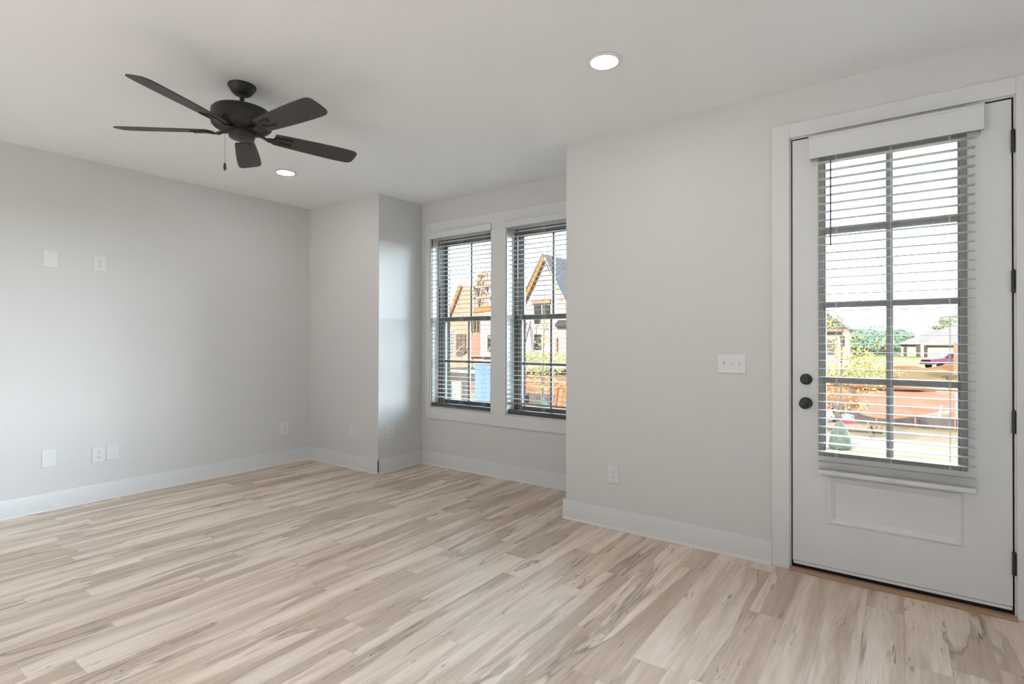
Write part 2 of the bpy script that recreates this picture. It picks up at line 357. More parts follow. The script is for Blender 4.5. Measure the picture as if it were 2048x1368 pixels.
# ------------------------------------------------------------------ windows
cas = MB(); ct = .018
cx0, cx1, cz0, cz1 = -4.055, -2.125, .490, 2.526
cas.box(cx0, W1[0]-.004, YW-ct, YW, cz0, cz1).box(W1[1]+.004, W2[0]-.004, YW-ct, YW, WZ[0]-.004, WZ[1]+.004).box(W2[1]+.004, cx1, YW-ct, YW, cz0, cz1)
cas.box(W1[0]-.004, W2[1]+.004, YW-ct, YW, cz0, WZ[0]-.004).box(W1[0]-.004, W2[1]+.004, YW-ct, YW, WZ[1]+.004, cz1)
struct(cas.build('trim_1', TRIM, bevel=.0015), 'flat white casing around the pair of alcove windows', 'trim')
FY = YW + .105        # room face of the bronze frame
for i, (x0, x1) in enumerate((W1, W2)):
    lab = ['left bronze-framed window of the alcove pair', 'right bronze-framed window of the alcove pair, partly behind the wall corner'][i]
    wnd = struct(bpy.data.objects.new('window_%d' % (i+1), None), lab, 'window'); COL.objects.link(wnd); wnd.location = ((x0+x1)/2, FY, WZ[0]); ORG[wnd.name] = tuple(wnd.location)
    jb = MB(); t_ = .008
    jb.box(x0, x0+t_, YW-.012, FY+.02, WZ[0], WZ[1]).box(x1-t_, x1, YW-.012, FY+.02, WZ[0], WZ[1])
    jb.box(x0+t_, x1-t_, YW-.012, FY+.02, WZ[0], WZ[0]+t_).box(x0+t_, x1-t_, YW-.012, FY+.02, WZ[1]-t_, WZ[1])
    jb.build('jamb_liner', TRIM, wnd)
    a0, a1, z0, z1 = x0+t_, x1-t_, WZ[0]+t_, WZ[1]-t_
    fr = MB(); fw = .034
    fr.box(a0, a0+fw, FY, YO+.01, z0, z1).box(a1-fw, a1, FY, YO+.01, z0, z1).box(a0+fw, a1-fw, FY, YO+.01, z0, z0+.032).box(a0+fw, a1-fw, FY, YO+.01, z1-fw, z1)
    fr.box(a0+fw, a0+fw+.006, FY+.016, FY+.024, z0+.03, z1-.03).box(a1-fw-.006, a1-fw, FY+.016, FY+.024, z0+.03, z1-.03)
    fr.build('window_frame', BRONZE, wnd, bevel=.0015)
    MB().box(a0+fw, a0+fw+.0015, FY+.057, YO+.01, z0+.032, z1-fw).box(a1-fw-.0015, a1-fw, FY+.057, YO+.01, z0+.032, z1-fw).build('shade_liner', SHADE_LINER, wnd)  # near-black liner added to keep the sky-lit outer frame sides dark
    zm = 1.522; b0, b1 = a0+fw, a1-fw; sw = .036
    def sash(name, ya, yb, za, zb, rail_lo, rail_hi, hb):
        s_ = MB(); s_.box(b0, b0+sw, ya, yb, za, zb).box(b1-sw, b1, ya, yb, za, zb).box(b0+sw, b1-sw, ya, yb, za, za+rail_lo).box(b0+sw, b1-sw, ya, yb, zb-rail_hi, zb)
        o = s_.build(name, BRONZE, wnd, bevel=.002)
        g = MB().box(b0+sw-.004, b1-sw+.004, (ya+yb)/2-.002, (ya+yb)/2+.002, za+rail_lo-.004, zb-rail_hi+.004).build('glass_pane', GLASS, o)
        cxm = (b0+b1)/2; mw = .0105
        m_ = MB().box(cxm-mw, cxm+mw, ya+.006, yb-.006, za+rail_lo, zb-rail_hi)
        if hb: m_.box(b0+sw, cxm-mw, ya+.006, yb-.006, hb-mw, hb+mw).box(cxm+mw, b1-sw, ya+.006, yb-.006, hb-mw, hb+mw)
        m_.build('muntin', BRONZE, o)
    b0 += .0016; b1 -= .0016
    sash('upper_sash', FY+.060, FY+.092, zm-.02, z1-.03, .035, .03, None)
    sash('lower_sash', FY+.022, FY+.054, z0+.03, zm+.023, .038, .043, 1.083)

# ------------------------------------------------------------------ blinds
def slat(mb, x0, x1, yc, z, tilt=0, wd=.050, th=.0022):
    n = 4; top = []; 
    for k in range(n+1):
        t = -1 + 2*k/n; a = wd/2*t; cz = .0014*(1-t*t)
        top.append((yc + a*math.cos(tilt), z + a*math.sin(tilt) + cz))
    vs = []
    for x in (x0, x1):
        vs += [(x, y, zz) for y, zz in top] + [(x, y, zz-th) for y, zz in reversed(top)]
    m_ = 2*(n+1)
    fs = [(i, (i+1) % m_, (i+1) % m_ + m_, i+m_) for i in range(m_)] + [tuple(reversed(range(m_))), tuple(range(m_, 2*m_))]
    mb.add(vs, fs)
def blind(name, label, x0, x1, yc, ztop, zbot, pitch, cords, loc, valance, wand, railz, low_tilt=0, rail_mat=None):
    b = thing(name, loc, label, 'window blind', 'white horizontal blinds')
    s_ = MB(); z = ztop; zs = []
    while z > zbot: zs.append(z); z -= pitch
    for k, z in enumerate(zs):
        left = len(zs) - 1 - k
        tl = R(low_tilt)*max(0, 1 - left/4.5) if low_tilt else 0
        slat(s_, x0, x1, yc, z, tl)
    s_.build('slats', SLAT, b)
    v = valance; vb = MB().box(v[0], v[1], v[2], v[2]+.010, v[3], v[4])
    vb.box(v[0], v[0]+.010, v[2]+.01, v[5], v[3], v[4]).box(v[1]-.010, v[1], v[2]+.01, v[5], v[3], v[4])
    vb.box(v[0]-.002, v[1]+.002, v[2]-.005, v[2]+.012, v[3], v[3]+.010).box(v[0]-.002, v[1]+.002, v[2]-.005, v[2]+.012, v[4]-.012, v[4])
    vb.build('valance', VALN, b, bevel=.0015)
    MB().box(x0+.002, x1-.002, yc-.026, yc+.026, v[3]+.012, v[3]+.055).build('headrail', VALN, b, bevel=.002)
    MB().box(x0, x1, yc-.025, yc+.025, railz[0], railz[1]).build('bottom_rail', rail_mat or VALN, b, bevel=.003)
    if rail_mat: MB().box(x0-.0095, x0-.0015, yc-.040, yc-.024, railz[0], v[3]).build('gap_shade_strip', rail_mat, b)  # dark strip painted in for the shade between blind and jamb
    for cx in cords:
        c_ = MB()
        for dy in (-.0265, .0265): c_.cyl((cx, yc+dy, railz[1]), (cx, yc+dy, v[3]+.02), .0009, n=6)
        c_.cyl((cx+.004, yc, railz[1]), (cx+.004, yc, v[3]+.02), .0008, n=6)
        c_.build('ladder_cord', CORD, b)
    wx, wy, wz0, wz1 = wand
    MB().cyl((wx, wy, wz0), (wx, wy, wz1-.02), .0045, n=6).tube([(wx, wy, wz1-.02), (wx, wy, wz1), (wx, wy+.012, wz1+.012)], .0015, 6).build('tilt_wand', WAND, b)
    return b
SY = YW + .034
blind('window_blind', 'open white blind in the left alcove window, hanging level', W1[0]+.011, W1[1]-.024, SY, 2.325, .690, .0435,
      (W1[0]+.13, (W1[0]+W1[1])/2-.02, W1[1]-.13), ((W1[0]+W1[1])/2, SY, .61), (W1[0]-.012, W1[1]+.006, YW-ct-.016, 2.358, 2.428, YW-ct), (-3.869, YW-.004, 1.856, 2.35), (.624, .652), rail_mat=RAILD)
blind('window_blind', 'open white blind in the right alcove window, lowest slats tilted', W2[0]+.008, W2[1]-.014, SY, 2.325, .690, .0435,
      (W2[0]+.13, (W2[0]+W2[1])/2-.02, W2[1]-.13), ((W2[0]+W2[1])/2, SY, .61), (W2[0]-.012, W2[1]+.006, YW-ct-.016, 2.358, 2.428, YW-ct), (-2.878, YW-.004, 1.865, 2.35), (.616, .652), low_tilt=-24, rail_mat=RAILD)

# ------------------------------------------------------------------ front door
jm = MB(); jy0, jy1 = YD-.001, YD+.19
JL, JR, JT = -.5075, .4355, 2.4605
jm.box(DX[0], JL, jy0, jy1, 0, DZ).box(JR, DX[1], jy0, jy1, 0, DZ).box(JL, JR, jy0, jy1, JT, DZ)
jm.box(JL, JL+.014, YD+.056, YD+.10, .02, JT).box(JR-.014, JR, YD+.056, YD+.10, .02, JT).box(JL+.014, JR-.014, YD+.056, YD+.10, JT-.014, JT)
struct(jm.build('trim_3', TRIM), 'white jamb around the front door', 'trim')
cs = MB()
cs.box(-.6055, -.5135, YD-.018, YD-.0005, 0, 2.549).box(.4415, .5335, YD-.018, YD-.0005, 0, 2.549).box(-.5135, .4415, YD-.018, YD-.0005, 2.467, 2.549)
struct(cs.build('trim_2', TRIM, bevel=.0015), 'flat white casing around the front door', 'trim')
struct(MB().box(JL, JL+.0055, YD+.008, YD+.055, .02, JT).box(JR-.0055, JR, YD+.016, YD+.055, .02, JT).box(JL+.0055, JR-.0055, YD+.008, YD+.055, JT-.007, JT).build('trim_4', RUBBER), 'black strip painting in the shade of the gap around the front door', 'trim')  # black strip fills the gap to paint in its shade
th = MB().prism([(-.5125, YD-.040, 0), (-.5125, YD-.040, .006), (-.5125, YD-.030, .012), (-.5125, YD+.01, .014), (-.5125, YD+.01, 0)], (.953, 0, 0))
struct(th.build('trim_5', THRESH), 'red-brown oak threshold strip under the front door', 'trim')
struct(MB().box(JL, JR, YD+.012, YD+.19, -.06, .018).box(JL, JR, YD+.022, YD+.046, .018, .0505).build('trim_6', RUBBER), 'dark metal sill under the front door, with an added light block', 'trim')  # upper block added behind the sweep to stop light leaking in

SX0, SX1, SZ0, SZ1 = -.5010, .4285, .052, 2.4525
SYF, SYB = YD+.003, YD+.047
door = struct(bpy.data.objects.new('door_1', None), 'white front door with eight-pane glass and black hardware', 'door'); COL.objects.link(door)
door.location = (0, SYF, SZ0); ORG[door.name] = tuple(door.location)
LX0, LX1, LZ0, LZ1 = -.371, .267, .665, 2.332
sl = MB()
sl.box(SX0, LX0, SYF, SYB, SZ0, SZ1).box(LX1, SX1, SYF, SYB, SZ0, SZ1).box(LX0, LX1, SYF, SYB, LZ1, SZ1)
# lower rail with a routed panel
PX0, PX1, PZ0, PZ1 = -.335, .256, .284, .565
def rings(mb, x0, x1, z0, z1, y, steps):
    cur = (x0, x1, z0, z1, y)
    for d, dy in steps:
        nx = (cur[0]+d, cur[1]-d, cur[2]+d, cur[3]-d, cur[4]+dy)
        a = [(cur[0], cur[4], cur[2]), (cur[1], cur[4], cur[2]), (cur[1], cur[4], cur[3]), (cur[0], cur[4], cur[3])]
        b_ = [(nx[0], nx[4], nx[2]), (nx[1], nx[4], nx[2]), (nx[1], nx[4], nx[3]), (nx[0], nx[4], nx[3])]
        for k in range(4): mb.quad(a[k], a[(k+1) % 4], b_[(k+1) % 4], b_[k])
        cur = nx
    mb.quad((cur[0], cur[4], cur[2]), (cur[1], cur[4], cur[2]), (cur[1], cur[4], cur[3]), (cur[0], cur[4], cur[3]))
sl.box(LX0, PX0, SYF, SYB, SZ0, LZ0).box(PX1, LX1, SYF, SYB, SZ0, LZ0).box(PX0, PX1, SYF, SYB, SZ0, PZ0).box(PX0, PX1, SYF, SYB, PZ1, LZ0)
sl.box(PX0, PX1, SYF+.02, SYB, PZ0, PZ1)
rings(sl, PX0, PX1, PZ0, PZ1, SYF, [(.0001, .0025), (.006, .0), (.010, -.0065), (.008, .001), (.022, .012), (.004, 0)])
sl.build('door_slab', DOORP, door, smooth=25, recalc=False)
lf = MB(); lw = .028
lf.box(LX0, LX0+lw, SYF-.006, SYB+.006, LZ0, LZ1).box(LX1-lw, LX1, SYF-.006, SYB+.006, LZ0, LZ1).box(LX0+lw, LX1-lw, SYF-.006, SYB+.006, LZ0, LZ0+lw).box(LX0+lw, LX1-lw, SYF-.006, SYB+.006, LZ1-lw, LZ1)
lf.box(LX0+lw, LX0+lw+.008, SYF+.006, SYB-.006, LZ0+lw, LZ1-lw).box(LX1-lw-.008, LX1-lw, SYF+.006, SYB-.006, LZ0+lw, LZ1-lw)
lfo = lf.build('lite_frame', TAUPE, door, bevel=.002)
mt = MB(); mv = -.045
mt.box(mv-.0155, mv+.0155, SYF, SYB, LZ0+lw, LZ1-lw)
for hz in (1.917, 1.506, 1.088):
    for xa_, xb_ in ((LX0+lw, mv-.0155), (mv+.0155, LX1-lw)): mt.box(xa_, xb_, SYF, SYB, hz-.0165, hz+.0165)
mt.build('muntin', TAUPE, lfo, bevel=.002)
MB().box(LX0+lw-.004, LX1-lw+.004, SYF+.020, SYF+.024, LZ0+lw-.004, LZ1-lw+.004).build('glass_pane', GLASS, door)
MB().box(SX0+.004, SX1-.002, SYF-.006, SYF, .036, .0505).build('door_sweep', TRIM, door, bevel=.001)
for hz in (2.25, 1.587, .924, .258):
    h_ = MB(); h_.cyl((.4325, YD-.006, hz-.052), (.4325, YD-.006, hz+.052), .0075, n=16)
    h_.box(.4255, .4315, YD-.004, YD+.006, hz-.052, hz+.052).box(.4335, .4395, YD-.004, YD+.004, hz-.052, hz+.052)
    for e in (-1, 1): h_.cyl((.4325, YD-.006, hz+e*.052), (.4325, YD-.006, hz+e*.058), .006, .003, n=12)
    h_.build('hinge', BLACK, door)
db = MB().lathe([(.031, 0), (.0315, .004), (.030, .011), (.026, .0135), (0, .0135)], (-.432, SYF, 1.087), 40, (0,-1,0)).build('deadbolt', BLACK, door)
MB().box(-.447, -.417, SYF-.026, SYF-.0135, 1.0815, 1.0925).build('thumb_turn', BLACK, db, bevel=.003)
kb = MB().lathe([(.0325, 0), (.033, .004), (.031, .010), (.024, .0125), (.013, .014), (.012, .034), (.016, .040), (.0245, .046), (.0285, .054), (.0285, .062), (.025, .069), (.015, .0735), (0, .0745)], (-.433, SYF, .953), 44, (0,-1,0)).build('door_knob', BLACK, door)
MB().lathe([(.0045, 0), (.0045, .0015), (0, .0015)], (-.433, SYF-.0745, .953), 16, (0,-1,0)).build('lock_button', BLACK, kb)
MB().box(-.5075, -.5015, SYF-.002, SYF+.02, .925, .982).build('strike_latch', BLACK, door)

dbl = blind('window_blind', 'white blind mounted on the front door over its glass', -.369, .294, SYF-.034, 2.290, .672, .0455,
      (-.283, -.04, .197), (-.04, SYF-.03, .57), (-.409, .325, YD-.066, 2.312, 2.436, SYF), (-.306, YD-.058, 1.825, 2.315), (.573, .596))
slat_extra = MB(); 
for z in (.640,): slat(slat_extra, -.369, .294, SYF-.034, z)
slat_extra.build('slats', SLAT, dbl)
for bx in (-.283, -.04, .197):
    k = MB().tube([(bx-.02, SYF-.064, .586), (bx-.012, SYF-.069, .598), (bx+.012, SYF-.069, .598), (bx+.02, SYF-.064, .586), (bx+.012, SYF-.069, .577), (bx-.012, SYF-.069, .577), (bx-.02, SYF-.064, .586)], .0014, 6)
    k.build('hold_down_bracket', CLEAR, dbl)

# ------------------------------------------------------------------ wall plates
def plate(kind, c, n, label, group, w_=.089, h_=.127):
    """c: centre on the wall, n: outward wall normal"""
    n = Vector(n); x = Vector((0,0,1)).cross(n).normalized(); c = Vector(c); Z = Vector((0,0,1))
    nm = {'outlet': 'wall_outlet', 'blank': 'blank_wall_plate', 'switch': 'light_switch'}[kind]
    t = thing(nm, c, label, {'outlet': 'outlet', 'blank': 'wall plate', 'switch': 'light switch'}[kind], group)
    def P(a, b_, d): return c + x*a + Z*b_ + n*d
    def slab(mb, a0, a1, b0, b1, d0, d1, ch=0):
        mb.add([P(a0,b0,d0),P(a1,b0,d0),P(a1,b1,d0),P(a0,b1,d0),P(a0+ch,b0+ch,d1),P(a1-ch,b0+ch,d1),P(a1-ch,b1-ch,d1),P(a0+ch,b1-ch,d1)],
               [(3,2,1,0),(4,5,6,7),(0,1,5,4),(1,2,6,5),(2,3,7,6),(3,0,4,7)])
    mb = MB(); slab(mb, -w_/2, w_/2, -h_/2, h_/2, 0, .003); slab(mb, -w_/2, w_/2, -h_/2, h_/2, .003, .0068, .004)
    mb.build('cover_plate', PLATE, t, smooth=20)
    def screw(a, b_, d=.0068):
        MB().lathe([(.0034, 0), (.0034, .0008), (.002, .0014), (0, .0014)], P(a, b_, d), 14, n).build('screw', SCREW, t)
    if kind == 'outlet':
        for s_ in (-1, 1):
            zc = s_*.0195; pr = []
            for k in range(28):
                an = 2*math.pi*k/28; pr.append((max(-.0168, min(.0168, .0195*math.cos(an))), zc + .0142*math.sin(an)))
            r_ = MB().prism([P(a, b_, .0066) for a, b_ in pr], n*.002).build('receptacle', PLATE, t)
            s2 = MB(); slab(s2, -.0075, -.0052, zc-.001, zc+.0085, .0086, .0089); slab(s2, .0052, .0075, zc-.0005, zc+.0075, .0086, .0089)
            s2.lathe([(.0028, 0), (.0028, .0003), (0, .0003)], P(0, zc-.0075, .0086), 14, n); s2.build('slot', SLOT, r_)
        screw(0, 0)
    elif kind == 'blank':
        screw(0, .0485*h_/.127*.85); screw(0, -.0485*h_/.127*.85)
    else:
        for k in (-1, 0, 1):
            a = k*.046; up = (1, -1, -1)[k+1]
            fr_ = MB(); slab(fr_, a-.0052, a+.0052, -.012, .012, .0066, .0075); fo = fr_.build('toggle_slot', SCREW, t)
            tg = MB(); o1 = .006*up
            tg.add([P(a-.0042,-.005,.0072),P(a+.0042,-.005,.0072),P(a+.0042,.005,.0072),P(a-.0042,.005,.0072),
                    P(a-.0035,-.004+o1,.019),P(a+.0035,-.004+o1,.019),P(a+.0035,.004+o1,.019),P(a-.0035,.004+o1,.019)],
                   [(3,2,1,0),(4,5,6,7),(0,1,5,4),(1,2,6,5),(2,3,7,6),(3,0,4,7)])
            tg.build('toggle', PLATE, t)
            screw(a, .0302); screw(a, -.0302)
    return t
nx_ = (1,0,0); ny_ = (0,-1,0)
plate('blank', (XL, 1.251, 1.921), nx_, 'blank white plate high on the left wall, left of the high outlet', 'blank wall plates')
plate('outlet', (XL, 1.564, 1.921), nx_, 'white outlet mounted high on the left wall at television height', 'wall outlets')
plate('blank', (XL, 1.250, .396), nx_, 'blank white plate standing alone low on the left wall, nearest the camera', 'blank wall plates', h_=.135)
plate('outlet', (XL, 1.5615, .372), nx_, 'white outlet low on the left wall touching a blank plate', 'wall outlets')
plate('blank', (XL, 1.6585, .377), nx_, 'blank white plate low on the left wall, right beside an outlet', 'blank wall plates')
plate('outlet', (XL, 3.186, .370), nx_, 'white outlet on the left wall close to the far corner', 'wall outlets')
plate('blank', (-4.525, YB, .378), ny_, 'blank white plate low on the short wall left of the alcove', 'blank wall plates')
plate('outlet', (XA, 3.629, .377), nx_, 'white outlet on the bright alcove return wall', 'wall outlets')
plate('outlet', (-1.6135, YD, .3745), ny_, 'white outlet low on the wall left of the front door', 'wall outlets')
plate('switch', (-.834, YD, 1.165), ny_, 'white three-toggle switch plate left of the front door', None, .165, .118)

# ------------------------------------------------------------------ recessed lights
def can(x, y, label, rr=.0755):
    t = thing('recessed_light', (x, y, H), label, 'ceiling light', 'recessed ceiling lights')
    MB().lathe([(rr, .0), (rr+.010, .0), (rr+.016, -.002), (rr+.017, -.0045), (rr+.012, -.007), (rr, -.0085), (rr-.006, -.0075), (rr-.006, .0)], (x, y, H), 48).build('trim_ring', CANTRIM, t)
    MB().lathe([(rr-.006, -.0035), (rr*.6, -.0045), (0, -.0052)], (x, y, H), 48).build('lens', LENS, t, recalc=False)
can(-1.232, 2.508, 'lit round recessed light above the wall corner, right of the fan')
can(-4.268, 2.580, 'lit round recessed light beyond the fan near the left corner')
for k, (x, y) in enumerate(((-1.232, -.55), (-4.268, -.95), (-2.75, -2.6), (.75, -2.6), (.9, .75), (-4.268, -3.0))):  # unseen cans added for fill light
    can(x, y, 'unseen recessed light added for fill behind the camera, ' + ('between fan and rear wall', 'near the left wall', 'middle of the rear row', 'right of the rear row', 'beside the right wall', 'left of the rear row')[k])

# ------------------------------------------------------------------ ceiling fan
FX, FY_ = -3.018, 1.557
fan = thing('ceiling_fan', (FX, FY_, H), 'matte black five-blade ceiling fan with pull chain', 'ceiling fan')
MB().lathe([(.074, 0), (.0745, -.008), (.071, -.015), (.064, -.022), (.060, -.031), (.053, -.042), (.043, -.051), (.032, -.056), (.020, -.058), (0, -.058)], (FX, FY_, H), 48).build('canopy', FANM, fan)
MB().cyl((FX, FY_, 2.600), (FX, FY_, H-.07), .0125, n=24).cyl((FX, FY_, 2.600), (FX, FY_, 2.625), .022, .018, n=24).build('downrod', FANM, fan)
MB().lathe([(0, 2.612), (.06, 2.611), (.118, 2.607), (.146, 2.600), (.1565, 2.588), (.1585, 2.565), (.1585, 2.527), (.155, 2.513), (.146, 2.503), (.130, 2.4965), (.105, 2.493), (.084, 2.491), (.078, 2.487), (0, 2.487)], (FX, FY_, 0), 64).build('motor_housing', FANM, fan)
swh = MB().lathe([(0, 2.490), (.066, 2.490), (.0685, 2.482), (.0685, 2.456), (.066, 2.447), (.058, 2.4425), (0, 2.441)], (FX, FY_, 0), 48).build('switch_housing', FANM, fan)
MB().lathe([(.006, 0), (.006, -.003), (0, -.004)], (FX+.006, FY_-.004, 2.4415), 12).build('center_plug', SLOT, swh)
ZB, RT = 2.479, .668
for k in range(5):
    a = R(4 + 72*k); e = Vector((math.cos(a), math.sin(a), 0)); tg = Vector((-math.sin(a), math.cos(a), 0))
    t2 = tg*math.cos(R(14)) - Vector((0,0,1))*math.sin(R(14)); nn = e.cross(t2)
    C = Vector((FX, FY_, ZB))
    pr = []
    for s_, rad in ((.0, .155),): pass
    out = [(.172, .050), (.19, .0545), (.30, .0615), (.42, .068), (.53, .0715), (.60, .0715), (.635, .069), (.655, .060), (.6655, .045)]
    pl = [(r_, w_) for r_, w_ in out] + [(.668, .02), (.668, -.02)] + [(r_, -w_) for r_, w_ in reversed(out)]
    P_ = [C + e*r_ + t2*w_ for r_, w_ in pl]
    MB().prism(P_, nn*.0065).build('blade', BLADE, fan, bevel=.0015)
    ir = MB()
    pts = [C + e*.070 + Vector((0,0,.004)), C + e*.105 + Vector((0,0,.000)), C + e*.135 - Vector((0,0,.010)), C + e*.165 - Vector((0,0,.009)) , C + e*.185 - nn*.004]
    for i in range(4):
        w_a, w_b = (.016, .013, .014, .02, .026)[i:i+2]
        p, q = pts[i], pts[i+1]; hh = Vector((0,0,.005))
        tt = tg if i < 2 else t2
        ir.add([p-tt*w_a-hh, p+tt*w_a-hh, p+tt*w_a+hh, p-tt*w_a+hh, q-tt*w_b-hh, q+tt*w_b-hh, q+tt*w_b+hh, q-tt*w_b+hh], [(3,2,1,0),(4,5,6,7),(0,1,5,4),(1,2,6,5),(2,3,7,6),(3,0,4,7)])
    ir.prism([C + e*r_ + t2*w_ - nn*.0075 for r_, w_ in ((.172, .020), (.190, .030), (.268, .034), (.275, .028), (.275, .016), (.205, .010), (.205, -.010), (.275, -.016), (.275, -.028), (.268, -.034), (.190, -.030), (.172, -.020))], nn*.0072)
    ir.build('blade_iron', FANM, fan, bevel=.0015)
PC = Vector((-3.095, 1.501, 0))
ch = MB(); ch.tube([(FX-.055, FY_-.030, 2.468), (PC.x+.012, PC.y+.01, 2.478), (PC.x, PC.y, 2.470)], .002, 6)
z = 2.470
ch.cyl((PC.x, PC.y, 2.305), (PC.x, PC.y, 2.47), .0007, n=6)
while z > 2.31: ch.blob((PC.x, PC.y, z), .0016, .0016, .0016, 0, 0, 1); z -= .0045
cho = ch.build('pull_chain', CHAIN, fan)
MB().lathe([(0, 0), (.002, 0), (.005, -.006), (.0078, -.018), (.0083, -.030), (.006, -.040), (.0025, -.0445), (0, -.045)], (PC.x, PC.y, 2.308), 20).build('pull_fob', FOB, cho)

# ================================================================== outside: building lots across the street
G = -1.9
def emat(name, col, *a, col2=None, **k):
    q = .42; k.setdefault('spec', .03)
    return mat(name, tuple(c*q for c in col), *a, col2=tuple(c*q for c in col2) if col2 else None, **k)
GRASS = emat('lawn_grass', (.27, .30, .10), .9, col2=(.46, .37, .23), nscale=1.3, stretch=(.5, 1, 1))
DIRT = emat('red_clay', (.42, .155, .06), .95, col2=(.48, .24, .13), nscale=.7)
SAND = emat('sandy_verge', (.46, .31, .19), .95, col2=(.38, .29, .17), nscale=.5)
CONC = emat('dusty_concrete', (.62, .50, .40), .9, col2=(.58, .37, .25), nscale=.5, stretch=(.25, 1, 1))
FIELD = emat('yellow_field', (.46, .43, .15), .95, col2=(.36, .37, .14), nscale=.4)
OSB = emat('osb_sheathing', (.76, .54, .38), .85, noise=.10, nscale=3)
LUMB = emat('framing_lumber', (.76, .54, .37), .8, noise=.12, nscale=4)
RAWO = emat('orange_fascia_board', (.85, .38, .13), .8, noise=.1, nscale=3)
WRAP = emat('white_house_wrap', (.78, .73, .75), .6, noise=.03, nscale=1)
PINK = emat('pink_sheathing', (.72, .38, .27), .8, noise=.08, nscale=2)
REDP = emat('red_print', (.80, .36, .38), .7); BLUEP = emat('blue_print', (.58, .60, .84), .7)
SHING = emat('dark_shingle', (.15, .135, .14), .85, noise=.15, nscale=3)
ROOF = emat('grey_brown_shingle', (.50, .46, .44), .9, noise=.08, nscale=1.5)
BRICK = emat('pale_brick', (.72, .62, .57), .9, noise=.1, nscale=6)
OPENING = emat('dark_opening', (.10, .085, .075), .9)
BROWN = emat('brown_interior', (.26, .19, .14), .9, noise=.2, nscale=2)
WHITE = emat('white_outdoor', (.82, .81, .80), .5)
POTTY = emat('blue_plastic', (.30, .48, .92), .45)
SKID = emat('tan_skid', (.52, .36, .25), .8)
POSTB = emat('dark_brown_post', (.19, .155, .125), .8, noise=.15, nscale=8)
PALEG = emat('pale_green_panel', (.72, .76, .64), .6)
FABRIC = emat('black_silt_fabric', (.21, .175, .165), .8, noise=.2, nscale=2)
STAKE = emat('stake_wood', (.55, .36, .22), .85, noise=.15, nscale=6)
BAG = emat('green_watering_bag', (.17, .22, .175), .6, noise=.25, nscale=5)
BARK = emat('grey_bark', (.30, .23, .17), .9, noise=.2, nscale=20)
LEAFY = emat('yellow_leaf', (.92, .72, .27), .7, noise=.2, nscale=2)
LEAFG = emat('yellow_green_leaf', (.72, .70, .28), .7, noise=.25, nscale=2)
CROWN = emat('dark_green_crown', (.34, .47, .33), .9, noise=.35, nscale=1.2)
CROWNL = emat('olive_crown', (.48, .52, .36), .9, noise=.3, nscale=1.2)
MAROON = emat('maroon_car_paint', (.33, .07, .16), .3, spec=.6)
CARGL = emat('car_glass', (.35, .48, .60), .12, spec=.8)
TYRE = emat('tyre_black', (.02, .02, .02), .8)
CHROME = emat('grey_bumper', (.22, .20, .21), .4)
STRAW = emat('straw_wattle', (.46, .35, .26), .95, noise=.2, nscale=12)
REDB = emat('red_plastic', (.72, .08, .10), .45)
SACK = emat('white_sack', (.80, .76, .74), .7)
ORANGE = emat('safety_orange', (.90, .24, .06), .55)
PIPE = emat('white_pvc', (.80, .76, .74), .4)
def ground(name, x0, x1, y0, y1, z, m, label, thick=.2):
    o = MB().box(x0, x1, y0, y1, z-thick, z).build(name, m); struct(o, label, 'ground'); return o
BOUNCE_SLAB = mat('bounce_slab_pale', (.62, .55, .47), .9, noise=.05, nscale=2)  # for the unseen slab added to bounce sun through the rear opening
ground('bounce_slab', -14, 12, -40, YR-T-.02, -.12, BOUNCE_SLAB, 'pale slab added behind the room to bounce sunlight indoors', 1.9)
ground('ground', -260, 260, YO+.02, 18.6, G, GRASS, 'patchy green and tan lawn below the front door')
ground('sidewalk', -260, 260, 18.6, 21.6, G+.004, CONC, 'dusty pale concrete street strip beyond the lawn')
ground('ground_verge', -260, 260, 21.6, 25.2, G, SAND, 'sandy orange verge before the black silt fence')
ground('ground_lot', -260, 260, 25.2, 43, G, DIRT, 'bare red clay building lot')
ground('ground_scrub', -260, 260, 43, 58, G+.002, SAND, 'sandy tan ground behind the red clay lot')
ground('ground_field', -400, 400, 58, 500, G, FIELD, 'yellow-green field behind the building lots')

# young street trees with watering bags
def young_tree(x, y, h, m, label, seed, clumps, leaf):
    t = thing('young_tree', (x, y, G), label, 'tree', 'young street trees')
    rnd = random.Random(seed)
    top = Vector((x + .08, y, G + h))
    MB().tube([(x, y, G), (x + .02, y, G + h*.35), (x + .05, y + .03, G + h*.7), top], [.035, .028, .018, .006], 8).build('trunk', BARK, t)
    lf_ = MB()
    for i, (dx, dz, rx, rz, n) in enumerate(clumps):
        dy = rnd.uniform(-.35, .35)
        b0 = Vector((x + .03, y, G + max(.9, dz - .5)))
        MB().tube([b0, (b0 + Vector((x + dx, y + dy, G + dz)))/2 + Vector((0, 0, -.04)), (x + dx, y + dy, G + dz)], [.012, .008, .004], 6).build('branch', BARK, t)
        lf_.leaves((x + dx, y + dy, G + dz), rx, rx, rz, int(n*2.3), leaf*.62, seed + i, .1)
    lf_.build('foliage', m, t, smooth=0, recalc=False)
    return t
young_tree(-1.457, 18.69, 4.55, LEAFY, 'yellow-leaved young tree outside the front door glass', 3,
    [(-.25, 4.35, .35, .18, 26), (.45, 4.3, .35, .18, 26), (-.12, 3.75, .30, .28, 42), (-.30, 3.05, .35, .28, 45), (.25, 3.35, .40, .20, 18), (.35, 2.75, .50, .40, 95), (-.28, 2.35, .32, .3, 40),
     (.70, 2.60, .38, .26, 40), (1.15, 3.1, .32, .2, 16), (.15, 2.20, .55, .30, 70), (-.20, 1.75, .40, .3, 45), (.65, 1.85, .5, .25, 38), (.30, 1.35, .5, .22, 26), (-.22, 1.15, .3, .25, 22)], .085)
